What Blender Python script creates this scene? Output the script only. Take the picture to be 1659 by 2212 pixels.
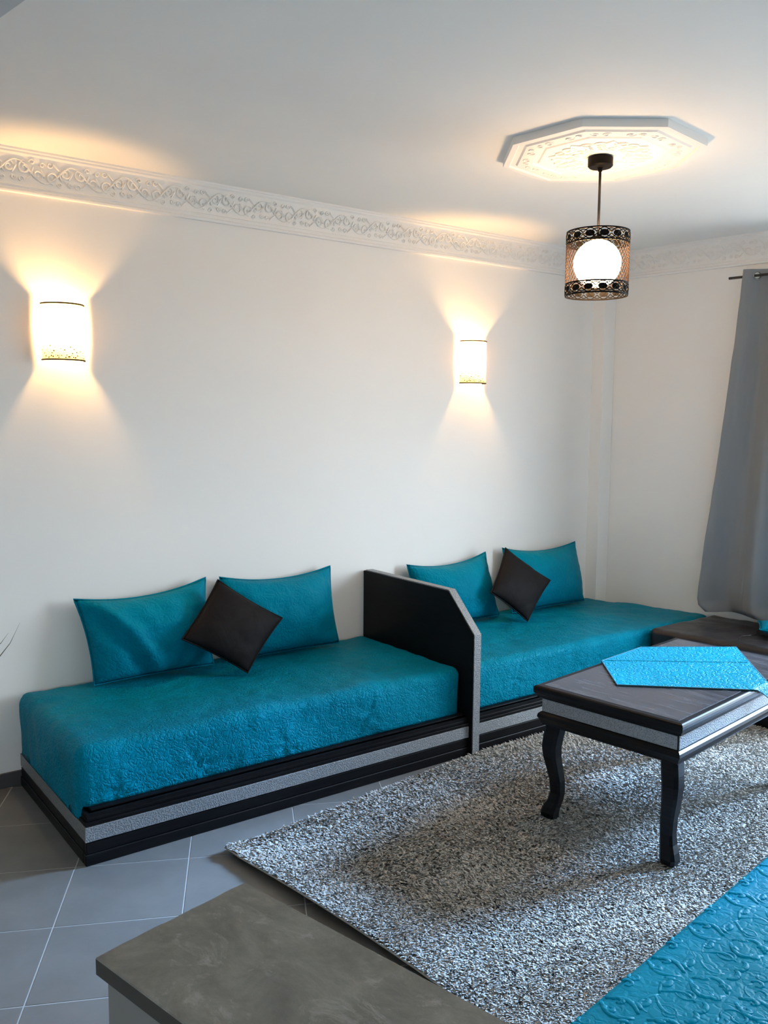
import bpy, bmesh, math, random
import numpy as np
from mathutils import Vector, Matrix, noise
random.seed(7); np.random.seed(7)
for o in list(bpy.data.objects): bpy.data.objects.remove(o)
S = bpy.context.scene
COL = S.collection
PI = math.pi

# ------------------------------------------------------------------ camera
cd = bpy.data.cameras.new('camera'); cam = bpy.data.objects.new('camera', cd); COL.objects.link(cam)
F_ = Vector((0.5923911797, 0.7989055751, -0.1040315929))
U_ = Vector((0.0553579067, 0.0884586199, 0.9945403837))
R_ = Vector((0.8037463482, -0.5949159223, 0.0081763659))
M_ = Matrix.Identity(4)
for i in range(3):
    M_[i][0] = R_[i]; M_[i][1] = U_[i]; M_[i][2] = -F_[i]
M_.translation = Vector((-0.939418, -3.927375, 1.6))
cam.matrix_world = M_
cd.sensor_fit = 'HORIZONTAL'; cd.sensor_width = 36.0; cd.lens = 36.0 * 1903.33 / 1659.0
cd.clip_start = 0.02; cd.clip_end = 100
S.camera = cam

# ------------------------------------------------------------------ light and exposure
XB, WB = 3.782, 0.1413                      # the end wall leaves the long wall at x = XB, turned by WB
E_T = Vector((math.sin(WB), -math.cos(WB), 0))
E_N = Vector((-math.cos(WB), -math.sin(WB), 0))
HC = 2.6926                                 # ceiling height
WIN = (1.62, 3.25, 0.03, 2.36)              # balcony door opening in the end wall: t0, t1, z0, z1
def PB(t, n, z=0.0):                        # a point by the end wall: along it, out from it, up
    p = Vector((XB, 0, 0)) + E_T * t + E_N * n
    return Vector((p.x, p.y, z))

wd = bpy.data.worlds.new('daylight'); S.world = wd; wd.use_nodes = True
_t = wd.node_tree; bg = _t.nodes['Background']; bg.inputs['Strength'].default_value = 17.5
_c = _t.nodes.new('ShaderNodeTexCoord'); _x = _t.nodes.new('ShaderNodeSeparateXYZ'); _r = _t.nodes.new('ShaderNodeValToRGB')
_t.links.new(_c.outputs['Generated'], _x.inputs[0]); _t.links.new(_x.outputs['Z'], _r.inputs['Fac'])
_r.color_ramp.elements[0].position = 0.0; _r.color_ramp.elements[0].color = (0.20, 0.20, 0.19, 1)      # ground and houses outside
_r.color_ramp.elements[1].position = 0.03; _r.color_ramp.elements[1].color = (0.68, 0.82, 0.95, 1)        # clear bluish sky
_t.links.new(_r.outputs['Color'], bg.inputs['Color'])
FILL_WIN = (-2.0, -1.2, 1.1, 2.0)               # unseen window added behind the camera for ambient fill: x0, x1, z0, z1
def portal(name, loc, direction, sx, sy):
    l = bpy.data.lights.new(name, 'AREA'); l.shape = 'RECTANGLE'; l.size = sx; l.size_y = sy
    l.cycles.is_portal = True
    o = bpy.data.objects.new(name, l); COL.objects.link(o); o.location = loc
    o.rotation_euler = direction.to_track_quat('-Z', 'Y').to_euler()
portal('window_portal', PB((WIN[0] + WIN[1]) / 2, -0.16, (WIN[2] + WIN[3]) / 2), E_N, WIN[1] - WIN[0], WIN[3] - WIN[2])
portal('fill_window_portal', Vector(((FILL_WIN[0] + FILL_WIN[1]) / 2, -5.56, (FILL_WIN[2] + FILL_WIN[3]) / 2)), Vector((0, 1, 0)), FILL_WIN[1] - FILL_WIN[0], FILL_WIN[3] - FILL_WIN[2])
sl = bpy.data.lights.new('sun', 'SUN'); sl.energy = 15.5; sl.angle = math.radians(13); sl.color = (0.31, 0.58, 1.0)
so = bpy.data.objects.new('sun', sl); COL.objects.link(so); so.rotation_euler = Vector((-1, .19, -.53)).to_track_quat('-Z', 'Y').to_euler()
SCONCE_E, GLOBE_E = 960.0, 45.0
S.view_settings.view_transform = 'Standard'; S.view_settings.look = 'None'
S.view_settings.gamma = 1.0; S.view_settings.use_curve_mapping = False
S.view_settings.exposure = 0.47
S.cycles.max_bounces = 12; S.cycles.diffuse_bounces = 8; S.cycles.glossy_bounces = 4
S.cycles.transmission_bounces = 8; S.cycles.transparent_max_bounces = 8
S.cycles.sample_clamp_indirect = 8.0
S.cycles.use_denoising = True

# ------------------------------------------------------------------ materials
class N:
    """small wrapper to write node trees compactly"""
    def __init__(s, name, color=(0.8, 0.8, 0.8), rough=0.6, **kw):
        s.m = bpy.data.materials.new(name); s.m.use_nodes = True
        s.t = s.m.node_tree; s.b = s.t.nodes['Principled BSDF']
        s.b.inputs['Base Color'].default_value = (*color, 1); s.b.inputs['Roughness'].default_value = rough
        for k, v in kw.items(): s.b.inputs[k.replace('_', ' ')].default_value = v
    def n(s, typ, **kw):
        x = s.t.nodes.new(typ)
        for k, v in kw.items():
            if k in x.inputs: x.inputs[k].default_value = v
            else: setattr(x, k, v)
        return x
    def l(s, a, b): s.t.links.new(a, b)
    def coord(s, scale=(1, 1, 1), which='Object'):
        c = s.n('ShaderNodeTexCoord'); m = s.n('ShaderNodeMapping'); m.inputs['Scale'].default_value = scale
        s.l(c.outputs[which], m.inputs['Vector']); return m.outputs['Vector']
    def ramp(s, fac, stops):
        r = s.n('ShaderNodeValToRGB'); e = r.color_ramp.elements
        while len(e) < len(stops): e.new(0.5)
        for k, (p, c) in zip(e, stops): k.position = p; k.color = (*c, 1) if len(c) == 3 else c
        s.l(fac, r.inputs['Fac']); return r.outputs['Color']
    def noise(s, vec, scale, detail=4, rough=0.55, dist=0.0):
        x = s.n('ShaderNodeTexNoise', Scale=scale, Detail=detail, Roughness=rough, Distortion=dist)
        s.l(vec, x.inputs['Vector']); return x.outputs['Fac']
    def bump(s, h, strength=0.3, dist=0.01, prev=None):
        x = s.n('ShaderNodeBump', Strength=strength, Distance=dist); s.l(h, x.inputs['Height'])
        if prev is not None: s.l(prev, x.inputs['Normal'])
        s.l(x.outputs['Normal'], s.b.inputs['Normal']); return x.outputs['Normal']
    def math(s, op, a, b=None):
        x = s.n('ShaderNodeMath', operation=op)
        for i, v in enumerate((a, b)):
            if v is None: continue
            if isinstance(v, (int, float)): x.inputs[i].default_value = v
            else: s.l(v, x.inputs[i])
        return x.outputs[0]

def paint(name, c, strength=0.06):
    k = N(name, c, 0.75); v = k.coord()
    k.bump(k.noise(v, 90, 3), strength, 0.004)
    k.l(k.ramp(k.noise(v, 1.3, 3), [(0.3, [x * 0.97 for x in c]), (0.7, c)]), k.b.inputs['Base Color']); return k.m
M = {}
M['wall'] = paint('wall_paint', (0.86, 0.84, 0.805))
M['ceiling'] = paint('ceiling_paint', (0.87, 0.855, 0.82))
M['plaster'] = paint('white_plaster', (0.84, 0.83, 0.81), 0.1)
M['half_wall_shaded'] = paint('white_half_wall_in_shade', (0.17, 0.17, 0.165))  # white half wall, its shade put into a grey base colour
M['grey_paint'] = paint('grey_soffit_paint', (0.6, 0.6, 0.6))

def tile_mat():
    k = N('grey_floor_tile', (0.19, 0.2, 0.21), 0.42); v = k.coord(which='Object')
    inf = k.n('ShaderNodeObjectInfo')
    a = k.noise(v, 5, 6, 0.6); c = k.ramp(a, [(0.3, (0.135, 0.130, 0.122)), (0.7, (0.178, 0.171, 0.161))])
    mx = k.n('ShaderNodeHueSaturation'); k.l(c, mx.inputs['Color'])
    k.l(k.math('ADD', k.math('MULTIPLY', inf.outputs['Random'], 0.12), 0.94), mx.inputs['Value'])
    k.l(mx.outputs['Color'], k.b.inputs['Base Color']); k.bump(k.noise(v, 60, 3), 0.05, 0.003); return k.m
M['tile'] = tile_mat()
M['grout'] = N('tile_grout', (0.42, 0.42, 0.41), 0.9).m
M['skirting'] = N('dark_skirting_tile', (0.07, 0.07, 0.072), 0.4).m

def black_wood():
    k = N('black_lacquered_wood', (0.006, 0.006, 0.007), 0.36, Specular_IOR_Level=0.12); v = k.coord((2, 2, 30))
    k.l(k.ramp(k.noise(v, 3, 5), [(0.3, (0.004, 0.004, 0.005)), (0.75, (0.009, 0.0085, 0.009))]), k.b.inputs['Base Color'])
    k.bump(k.noise(v, 6, 4), 0.05, 0.003); return k.m
M['black'] = black_wood()
def table_top():
    k = N('dark_stained_table_top', (0.05, 0.045, 0.045), 0.3); v = k.coord((22, 2.5, 3))
    w = k.noise(v, 2.2, 6, 0.6, 0.4)
    k.l(k.ramp(w, [(0.3, (0.028, 0.025, 0.026)), (0.7, (0.062, 0.054, 0.054))]), k.b.inputs['Base Color'])
    k.bump(w, 0.08, 0.004)
    k.l(k.ramp(w, [(0.2, (0.16,) * 3), (0.8, (0.34,) * 3)]), k.b.inputs['Roughness']); return k.m
M['top'] = table_top()
def silver():
    k = N('silver_glitter_strip', (0.34, 0.35, 0.36), 0.45, Metallic=0.3); v = k.coord()
    x = k.n('ShaderNodeTexVoronoi', Scale=190.0); k.l(v, x.inputs['Vector'])
    k.l(k.ramp(x.outputs['Distance'], [(0.1, (0.11, 0.114, 0.118)), (0.55, (0.26, 0.268, 0.276))]), k.b.inputs['Base Color'])
    k.bump(x.outputs['Distance'], 0.5, 0.003); return k.m
M['silver'] = silver()

def teal(name, c, sc=26.0, strength=0.6, wrinkle=0.3, rough=0.45):
    """embossed satin: matelasse relief from the edges of distorted cells"""
    k = N(name, c, rough)
    k.b.inputs['Specular Tint'].default_value = (0.05, 0.75, 1.0, 1)
    k.b.inputs['Specular IOR Level'].default_value = 0.09
    v = k.coord()
    nz = k.n('ShaderNodeTexNoise', Scale=sc * .45, Detail=3.0); k.l(v, nz.inputs['Vector'])
    mix = k.n('ShaderNodeMixRGB', blend_type='LINEAR_LIGHT', Fac=0.05)
    k.l(v, mix.inputs['Color1']); k.l(nz.outputs['Color'], mix.inputs['Color2'])
    vo = k.n('ShaderNodeTexVoronoi', feature='DISTANCE_TO_EDGE', Scale=sc); k.l(mix.outputs['Color'], vo.inputs['Vector'])
    h = k.ramp(vo.outputs['Distance'], [(0.0, (0, 0, 0)), (0.22, (1, 1, 1))])
    b0 = k.bump(k.noise(v, 5.5, 4, 0.5, 1.2), wrinkle, 0.03)
    b1 = k.bump(h, strength, 0.005, b0)
    k.bump(k.noise(v, 500, 2), 0.12, 0.001, b1)
    tone = k.ramp(k.noise(v, 3.0, 3), [(0.35, [x * 0.88 for x in c]), (0.65, [min(1, x * 1.06) for x in c])])
    k.l(tone, k.b.inputs['Base Color']); return k.m
TEAL = (0.0004, 0.186, 0.285)
M['teal'] = teal('teal_matelasse_cover', TEAL, 44.0, 0.55, 0.35)
M['teal_pillow'] = teal('teal_cushion_satin', TEAL, 34, 0.35, 0.35)
M['teal_daylit'] = teal('daylit_teal_matelasse', (0.0004, 0.30, 0.52), 34, 0.22, 0.1)  # teal cover with the strong daylight on it put into the colour
M['runner'] = teal('bright_turquoise_runner', (0.0005, 0.19, 0.265), 40, 0.6, 0.15)
M['runner_edge'] = N('runner_hem_and_shadow', (0.002, 0.06, 0.09), 0.7).m
def satin(name, c, rough, sheen=0.2):
    k = N(name, c, rough, Specular_IOR_Level=sheen); v = k.coord()
    b = k.bump(k.noise(v, 7, 4, 0.5, 1.0), 0.3, 0.02); k.bump(k.noise(v, 420, 2), 0.15, 0.001, b); return k.m
M['black_cloth'] = satin('black_cushion_cloth', (0.008, 0.0065, 0.007), 0.65, 0.12)
M['brown_satin'] = satin('dark_brown_satin', (0.018, 0.014, 0.014), 0.30, 0.4)
def curtain_mat():
    k = N('grey_curtain_cloth', (0.215, 0.222, 0.23), 0.8, Sheen_Weight=0.15); v = k.coord()
    k.bump(k.noise(v, 350, 2), 0.2, 0.001); return k.m
M['curtain'] = curtain_mat()
M['chrome'] = N('brushed_steel', (0.32, 0.31, 0.30), 0.3, Metallic=1.0).m
M['dark_metal'] = N('dark_bronze_metal', (0.004, 0.003, 0.0025), 0.5, Specular_IOR_Level=0.1).m
M['rod_metal'] = N('grey_steel_rod', (0.05, 0.042, 0.038), 0.4, Metallic=0.5).m
def stone():
    k = N('dark_slate_stone', (0.1, 0.1, 0.1), 0.55); v = k.coord((1.5, 1, 1))
    a = k.noise(v, 9, 9, 0.72, 0.5); b = k.noise(v, 11, 10, 0.78, 0.6)
    c1 = k.ramp(a, [(0.3, (0.105, 0.105, 0.094)), (0.5, (0.17, 0.168, 0.15)), (0.72, (0.25, 0.245, 0.22))])
    c2 = k.ramp(b, [(0.55, (0, 0, 0)), (0.68, (0.75, 0.75, 0.75))])
    mx = k.n('ShaderNodeMixRGB'); k.l(c2, mx.inputs['Fac']); k.l(c1, mx.inputs['Color1']); mx.inputs['Color2'].default_value = (0.36, 0.35, 0.33, 1)
    k.l(mx.outputs['Color'], k.b.inputs['Base Color'])
    k.bump(k.noise(v, 22, 7, 0.65, 0.8), 0.25, 0.004); return k.m
M['stone'] = stone()
M['stone_edge'] = N('dark_stone_edge', (0.035, 0.034, 0.03), 0.7).m
def rug_mat():
    k = N('heather_grey_pile', (0.3, 0.29, 0.28), 0.95, Sheen_Weight=0.2)
    at = k.n('ShaderNodeAttribute', attribute_name='tone')
    c = k.ramp(at.outputs['Fac'], [(0.0, (0.20, 0.194, 0.184)), (0.3, (0.50, 0.487, 0.457)), (0.7, (0.64, 0.625, 0.59)), (1.0, (0.75, 0.735, 0.70))])
    k.l(c, k.b.inputs['Base Color']); k.b.inputs['Specular IOR Level'].default_value = 0.05
    g = k.n('ShaderNodeNewGeometry'); mx = k.n('ShaderNodeMixRGB', Fac=0.8); k.l(g.outputs['Normal'], mx.inputs['Color1']); mx.inputs['Color2'].default_value = (0, 0, 1, 1)
    k.l(mx.outputs['Color'], k.b.inputs['Normal']); return k.m
M['pile'] = rug_mat()
M['backing'] = N('rug_backing', (0.10, 0.095, 0.085), 0.95).m
M['binding'] = N('rug_binding_cream', (0.42, 0.40, 0.36), 0.9).m
def emit(name, c, e):
    k = N(name, c, 0.5); k.b.inputs['Emission Color'].default_value = (*c, 1); k.b.inputs['Emission Strength'].default_value = e; return k.m
M['globe'] = emit('lit_opal_globe', (1.0, 0.62, 0.31), GLOBE_E)
M['bulb'] = emit('lit_lamp_tube', (1.0, 0.56, 0.21), SCONCE_E)
def shade_mat():
    m = bpy.data.materials.new('cream_translucent_shade'); m.use_nodes = True; t = m.node_tree
    t.nodes.remove(t.nodes['Principled BSDF'])
    tr = t.nodes.new('ShaderNodeBsdfTranslucent'); di = t.nodes.new('ShaderNodeBsdfDiffuse'); mx = t.nodes.new('ShaderNodeMixShader')
    tr.inputs['Color'].default_value = (0.62, 0.50, 0.30, 1); di.inputs['Color'].default_value = (0.8, 0.72, 0.55, 1)
    mx.inputs['Fac'].default_value = 0.4
    t.links.new(tr.outputs[0], mx.inputs[1]); t.links.new(di.outputs[0], mx.inputs[2])
    t.links.new(mx.outputs[0], t.nodes['Material Output'].inputs['Surface']); return m
M['shade'] = shade_mat()
M['bronze_rim'] = N('olive_bronze_rim', (0.03, 0.024, 0.008), 0.6, Specular_IOR_Level=0.1).m
M['leaf'] = N('grey_green_leaf', (0.10, 0.13, 0.10), 0.5).m
M['pot'] = N('charcoal_planter', (0.05, 0.05, 0.05), 0.6).m
M['soil'] = N('potting_soil', (0.03, 0.022, 0.016), 0.95).m
M['white_frame'] = N('white_window_frame', (0.75, 0.75, 0.75), 0.4).m

# ------------------------------------------------------------------ helpers
def link(name, me, mat=None, parent=None, smooth=False):
    o = bpy.data.objects.new(name, me); COL.objects.link(o)
    if mat is not None:
        for m in (mat if isinstance(mat, (list, tuple)) else [mat]): me.materials.append(m)
    if parent is not None: o.parent = parent
    if smooth:
        for p in me.polygons: p.use_smooth = True
    return o
def obj(name, bm, mat=None, parent=None, smooth=False):
    bmesh.ops.recalc_face_normals(bm, faces=bm.faces)
    me = bpy.data.meshes.new(name); bm.to_mesh(me); bm.free()
    return link(name, me, mat, parent, smooth)
def thing(name, label, cat, loc=(0, 0, 0), rz=0.0, group=None):
    o = bpy.data.objects.new(name, None); COL.objects.link(o); o.empty_display_size = 0.1
    o.location = loc; o.rotation_euler = (0, 0, rz); o['label'] = label; o['category'] = cat
    if group: o['group'] = group
    return o
def tag(o, label, cat, group=None):
    o['label'] = label; o['category'] = cat
    if group: o['group'] = group
    return o
def structure(o): o['kind'] = 'structure'; return o
def prism(bm, pts, z0, z1, bev=0.0, seg=2):
    """vertical prism over a polygon"""
    lo = [bm.verts.new((p[0], p[1], z0)) for p in pts]; hi = [bm.verts.new((p[0], p[1], z1)) for p in pts]
    n = len(pts); fs = [bm.faces.new(hi), bm.faces.new(lo[::-1])]
    for i in range(n): fs.append(bm.faces.new((lo[i], lo[(i + 1) % n], hi[(i + 1) % n], hi[i])))
    if bev:
        es = list({e for f in fs for e in f.edges})
        bmesh.ops.bevel(bm, geom=es, offset=bev, segments=seg, affect='EDGES', profile=0.6)
def box(bm, x0, x1, y0, y1, z0, z1, bev=0.0, seg=2):
    prism(bm, [(x0, y0), (x1, y0), (x1, y1), (x0, y1)], z0, z1, bev, seg)
def tube(bm, pts, r, seg=8, cap=True, flat=None):
    """swept round section along points; r a number or list; flat squashes z"""
    pts = [Vector(p) for p in pts]; n = len(pts); rings = []
    up = Vector((0, 0, 1))
    for i, p in enumerate(pts):
        d = (pts[min(i + 1, n - 1)] - pts[max(i - 1, 0)]).normalized()
        a = d.cross(up) if abs(d.dot(up)) < 0.95 else d.cross(Vector((0, 1, 0)))
        a.normalize(); b = a.cross(d).normalized(); rr = r[i] if isinstance(r, (list, tuple)) else r
        ring = []
        for k in range(seg):
            q = a * (math.cos(2 * PI * k / seg) * rr) + b * (math.sin(2 * PI * k / seg) * rr)
            if flat: q.z *= flat
            ring.append(bm.verts.new(p + q))
        rings.append(ring)
    for i in range(n - 1):
        for k in range(seg):
            bm.faces.new((rings[i][k], rings[i][(k + 1) % seg], rings[i + 1][(k + 1) % seg], rings[i + 1][k]))
    if cap:
        bm.faces.new(rings[0][::-1]); bm.faces.new(rings[-1])
def lathe(bm, prof, seg=40, c=(0, 0), close=False):
    rings = []
    for r, z in prof:
        rings.append([bm.verts.new((c[0] + r * math.cos(2 * PI * k / seg), c[1] + r * math.sin(2 * PI * k / seg), z)) for k in range(seg)])
    prs = list(zip(rings, rings[1:])) + ([(rings[-1], rings[0])] if close else [])
    for A, B in prs:
        for k in range(seg): bm.faces.new((A[k], A[(k + 1) % seg], B[(k + 1) % seg], B[k]))
    if not close:
        bm.faces.new(rings[0][::-1]); bm.faces.new(rings[-1])
def extrude_profile(bm, prof, a, b, frame):
    """profile points (n, z) swept from a to b along a wall; frame(t, n, z) gives the place"""
    A = [bm.verts.new(frame(a, n, z)) for n, z in prof]; B = [bm.verts.new(frame(b, n, z)) for n, z in prof]
    k = len(prof)
    for i in range(k): bm.faces.new((A[i], A[(i + 1) % k], B[(i + 1) % k], B[i]))
    bm.faces.new(A[::-1]); bm.faces.new(B)
def moulded_ring(bm, corners, prof):
    """moulding (out, z) carried round a rectangle given by its corners, mitred"""
    n = len(corners); rings = []
    for i in range(n):
        p, q, r = Vector(corners[i - 1]), Vector(corners[i]), Vector(corners[(i + 1) % n])
        d1, d2 = (q - p).normalized(), (r - q).normalized()
        n1, n2 = Vector((d1.y, -d1.x)), Vector((d2.y, -d2.x)); m = (n1 + n2); m = m / m.dot(n1)
        rings.append([bm.verts.new((q.x + m.x * o, q.y + m.y * o, z)) for o, z in prof])
    k = len(prof)
    for i in range(n):
        A, B = rings[i], rings[(i + 1) % n]
        for j in range(k - 1): bm.faces.new((A[j], A[j + 1], B[j + 1], B[j]))
    bm.faces.new([r[0] for r in rings][::-1]); bm.faces.new([r[-1] for r in rings])
def fbm(p, s, o=3): return noise.fractal(Vector(p) * s, 1.0, 2.0, o)

def soft_slab(quad, z0, z1, rad, nx, ny, nz, wob=0.006, front_sag=0.0, seed=0.0, stars=(), drop=0.0):
    """mattress-like block over a quad (bl, br, tr, tl), rounded by rad, with draped unevenness"""
    bl, br, tr, tl = [Vector((*q, 0)) for q in quad]
    lx = ((br - bl).length + (tr - tl).length) / 2; ly = ((tl - bl).length + (tr - br).length) / 2; lz = z1 - z0
    bm = bmesh.new(); vs = {}
    def vert(i, j, k):
        if (i, j, k) in vs: return vs[(i, j, k)]
        p = Vector((i / nx * lx, j / ny * ly, k / nz * lz))
        c = Vector((min(max(p.x, rad), lx - rad), min(max(p.y, rad), ly - rad), min(max(p.z, 0.0), lz - rad)))
        d = p - c
        if d.length > 1e-6: p = c + d.normalized() * min(d.length, rad) if d.length > rad else p
        u, v = p.x / lx, p.y / ly
        w = bl * ((1 - u) * (1 - v)) + br * (u * (1 - v)) + tr * (u * v) + tl * ((1 - u) * v)
        q = Vector((w.x, w.y, z0 + p.z))
        nn = d.normalized() if d.length > 1e-6 else Vector((0, 0, 0))
        if drop and i == 0: q.z -= drop * (1 - p.z / lz)
        if p.z > 0.004:
            a = fbm((q.x + seed, q.y, q.z), 3.2) * wob * 1.4 + fbm((q.x * 1.0 + seed, q.y, q.z * 0.45), 11.0) * wob * 0.6
            if front_sag and j == 0 and k < nz: a += front_sag * math.sin(p.z / lz * PI) * (0.5 + 0.5 * math.sin(q.x * 9 + seed))
            if stars and j == 0:
                for sx, sz, sr in stars:
                    rr = math.hypot(q.x - sx, q.z - sz)
                    if rr < sr * 3: a += .011 * math.exp(-(rr / sr) ** 2) * fbm((2.6 * (q.x - sx) / (rr + .012) + sx * 9, 2.6 * (q.z - sz) / (rr + .012), rr * 5), 1.0, 2) - .004 * math.exp(-(rr / .03) ** 2)
            if nn.y > 0.5 or nn.x > 0.6: a = min(a, 0.0) * 0.5
            q += nn * a
        vs[(i, j, k)] = bm.verts.new(q); return vs[(i, j, k)]
    def quadf(f, na, nb):
        for a in range(na):
            for b in range(nb): bm.faces.new((f(a, b), f(a + 1, b), f(a + 1, b + 1), f(a, b + 1)))
    quadf(lambda a, b: vert(a, b, nz), nx, ny); quadf(lambda a, b: vert(a, b, 0), nx, ny)
    quadf(lambda a, b: vert(a, 0, b), nx, nz); quadf(lambda a, b: vert(a, ny, b), nx, nz)
    quadf(lambda a, b: vert(0, a, b), ny, nz); quadf(lambda a, b: vert(nx, a, b), ny, nz)
    return bm

def pillow_mesh(c, thick, back, pinch, n=30, seed=0.0, wr=0.006, fold=0.0):
    """cushion over four corner points TL, TR, BR, BL; edges draw inwards between the ears"""
    TL, TR, BR, BL = [Vector(p) for p in c]
    nrm = ((TR - TL).cross(BL - TL)).normalized()
    if nrm.y > 0: nrm = -nrm
    bm = bmesh.new(); fr = {}; bk = {}
    for i in range(n + 1):
        for j in range(n + 1):
            u0, v0 = -1 + 2 * i / n, -1 + 2 * j / n
            u = u0 * (1 - pinch[0] * (1 - v0 * v0)); v = v0 * (1 - pinch[1 if v0 > 0 else 2] * (1 - u0 * u0))
            a, b = (u + 1) / 2, (v + 1) / 2
            p = (BL * (1 - a) + BR * a) * (1 - b) + (TL * (1 - a) + TR * a) * b
            h = max(0.0, (1 - u0 ** 2) * (1 - v0 ** 2)) ** 0.52
            w = fbm((p.x + seed, p.y, p.z), 7) * wr * min(1, h * 3) + fbm((p.x * 0.6 + p.z + seed, p.y, p.z - p.x * 0.6), 16) * wr * 0.5 * min(1, h * 3)
            if fold:
                q = (u0 + .42) + (v0 - .1) * .42; w += fold * min(1, h * 2) * (math.exp(-(q / .12) ** 2) - .9 * math.exp(-((q + .26) / .14) ** 2))
            edge = i in (0, n) or j in (0, n)
            f = bm.verts.new(p + nrm * (thick * h + w)); fr[i, j] = f
            bk[i, j] = f if edge else bm.verts.new(p - nrm * back * h)
    for i in range(n):
        for j in range(n):
            bm.faces.new((fr[i, j], fr[i + 1, j], fr[i + 1, j + 1], fr[i, j + 1]))
            q = (bk[i, j + 1], bk[i + 1, j + 1], bk[i + 1, j], bk[i, j])
            if len(set(q)) == 4 and not all(x in fr.values() for x in q): 
                try: bm.faces.new(q)
                except ValueError: pass
    rim = [fr[i, 0].co.copy() for i in range(n + 1)] + [fr[n, j].co.copy() for j in range(1, n + 1)] + \
          [fr[i, n].co.copy() for i in range(n - 1, -1, -1)] + [fr[0, j].co.copy() for j in range(n - 1, 0, -1)]
    return bm, rim

# ------------------------------------------------------------------ room shell
X0, Y0 = -3.3, -5.4                                     # left wall and wall behind the camera
TB = (0 - Y0) / math.cos(WB)
RX = XB + TB * math.sin(WB)
# floor: grout bed and single tiles laid at an angle to the long wall
bm = bmesh.new(); prism(bm, [(X0 - .15, Y0 - .15), (RX + .3, Y0 - .15), (XB + .15, .15), (X0 - .15, .15)], -0.12, -0.0012)
floor = structure(obj('floor', bm, M['grout']))
ROOM = [(X0, Y0), (RX, Y0), (XB, 0.0), (X0, 0.0)]
def clip(poly, room):
    for i in range(len(room)):
        a, b = Vector(room[i]), Vector(room[(i + 1) % len(room)]); out = []
        side = lambda p: (b.x - a.x) * (p[1] - a.y) - (b.y - a.y) * (p[0] - a.x)
        for k in range(len(poly)):
            p, q = poly[k], poly[(k + 1) % len(poly)]; sp, sq = side(p), side(q)
            if sp >= 0: out.append(p)
            if (sp >= 0) != (sq >= 0):
                t = sp / (sp - sq); out.append((p[0] + (q[0] - p[0]) * t, p[1] + (q[1] - p[1]) * t))
        poly = out
        if len(poly) < 3: return []
    return poly
A1 = Vector((0.1745, 0.3375)); A2 = Vector((0.3575, -0.1735)); O0 = Vector((-0.03, -0.866))
tile_me = None; ntile = 0
G = 0.0023
for i in range(-26, 26):
    for j in range(-26, 26):
        c = O0 + A1 * (i + .5) + A2 * (j + .5)
        if c.y < -4.9 or c.x < -1.6: continue
        d1, d2 = A1.normalized(), A2.normalized()
        h1, h2 = A1 * 0.5 - d1 * G, A2 * 0.5 - d2 * G
        full = [tuple(c - h1 - h2), tuple(c - h1 + h2), tuple(c + h1 + h2), tuple(c + h1 - h2)]
        pl = clip(full, ROOM)
        if len(pl) < 3: continue
        ar = abs(sum(pl[k][0] * pl[(k + 1) % len(pl)][1] - pl[(k + 1) % len(pl)][0] * pl[k][1] for k in range(len(pl)))) / 2
        if ar < 0.002: continue
        ntile += 1
        if ar > 0.13 and tile_me is not None:
            o = link('tile', tile_me); o.location = (c.x, c.y, 0); o.parent = floor; continue
        bm = bmesh.new(); prism(bm, [(x - c.x, y - c.y) for x, y in pl], -0.0012, 0.0, 0.0005, 1)
        o = obj('tile', bm, M['tile'], floor); o.location = (c.x, c.y, 0)
        if ar > 0.13: tile_me = o.data
bm = bmesh.new(); prism(bm, [(X0 - .15, Y0 - .15), (RX + .3, Y0 - .15), (XB + .15, .15), (X0 - .15, .15)], HC, HC + .12)
structure(obj('ceiling', bm, M['ceiling']))
bm = bmesh.new(); box(bm, X0 - .15, XB + .15, 0, .15, -.12, HC + .12); structure(obj('wall_back', bm, M['wall']))
bm = bmesh.new(); box(bm, X0 - .15, X0, Y0 - .15, 0, -.12, HC + .12); structure(obj('wall_left', bm, M['wall']))
def wall_with_hole(name, frame, t0, t1, hole):
    bm = bmesh.new(); a, b, c, d = hole
    for (p, q, r, s) in ((t0, a, -.12, HC + .12), (b, t1, -.12, HC + .12), (a, b, -.12, c), (a, b, d, HC + .12)):
        v = [bm.verts.new(frame(t, n, z)) for z in (r, s) for t, n in ((p, 0), (q, 0), (q, -.15), (p, -.15))]
        for f in ((0, 1, 2, 3), (4, 5, 6, 7), (0, 1, 5, 4), (1, 2, 6, 5), (2, 3, 7, 6), (3, 0, 4, 7)): bm.faces.new([v[k] for k in f])
    structure(obj(name, bm, M['wall']))
wall_with_hole('wall_right', PB, 0.0, TB, WIN)
PF = lambda t, n, z: Vector((t, Y0 + n, z))
wall_with_hole('wall_front', PF, X0, RX, FILL_WIN)
def window(name, frame, hole):
    a, b, c, d = hole; bm = bmesh.new(); w = .05
    for (p, q, r, s) in ((a, a + w, c, d), (b - w, b, c, d), (a + w, b - w, c, c + w), (a + w, b - w, d - w, d), ((a + b) / 2 - .03, (a + b) / 2 + .03, c + w, d - w)):
        v = [bm.verts.new(frame(t, n, z)) for z in (r, s) for t, n in ((p, -.05), (q, -.05), (q, -.1), (p, -.1))]
        for f in ((0, 1, 2, 3), (4, 5, 6, 7), (0, 1, 5, 4), (1, 2, 6, 5), (2, 3, 7, 6), (3, 0, 4, 7)): bm.faces.new([v[k] for k in f])
    structure(obj(name, bm, M['white_frame']))
window('window_1', PB, WIN); window('fill_window', PF, FILL_WIN)
# pipe chase in the corner
bm = bmesh.new(); q = PB(.088, .0); prism(bm, [(3.676, 0), (3.69, -.083), (q.x - .002, q.y), (XB - .002, 0)], 0.0, 2.516)
structure(obj('trim_3', bm, M['wall']))
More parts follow.
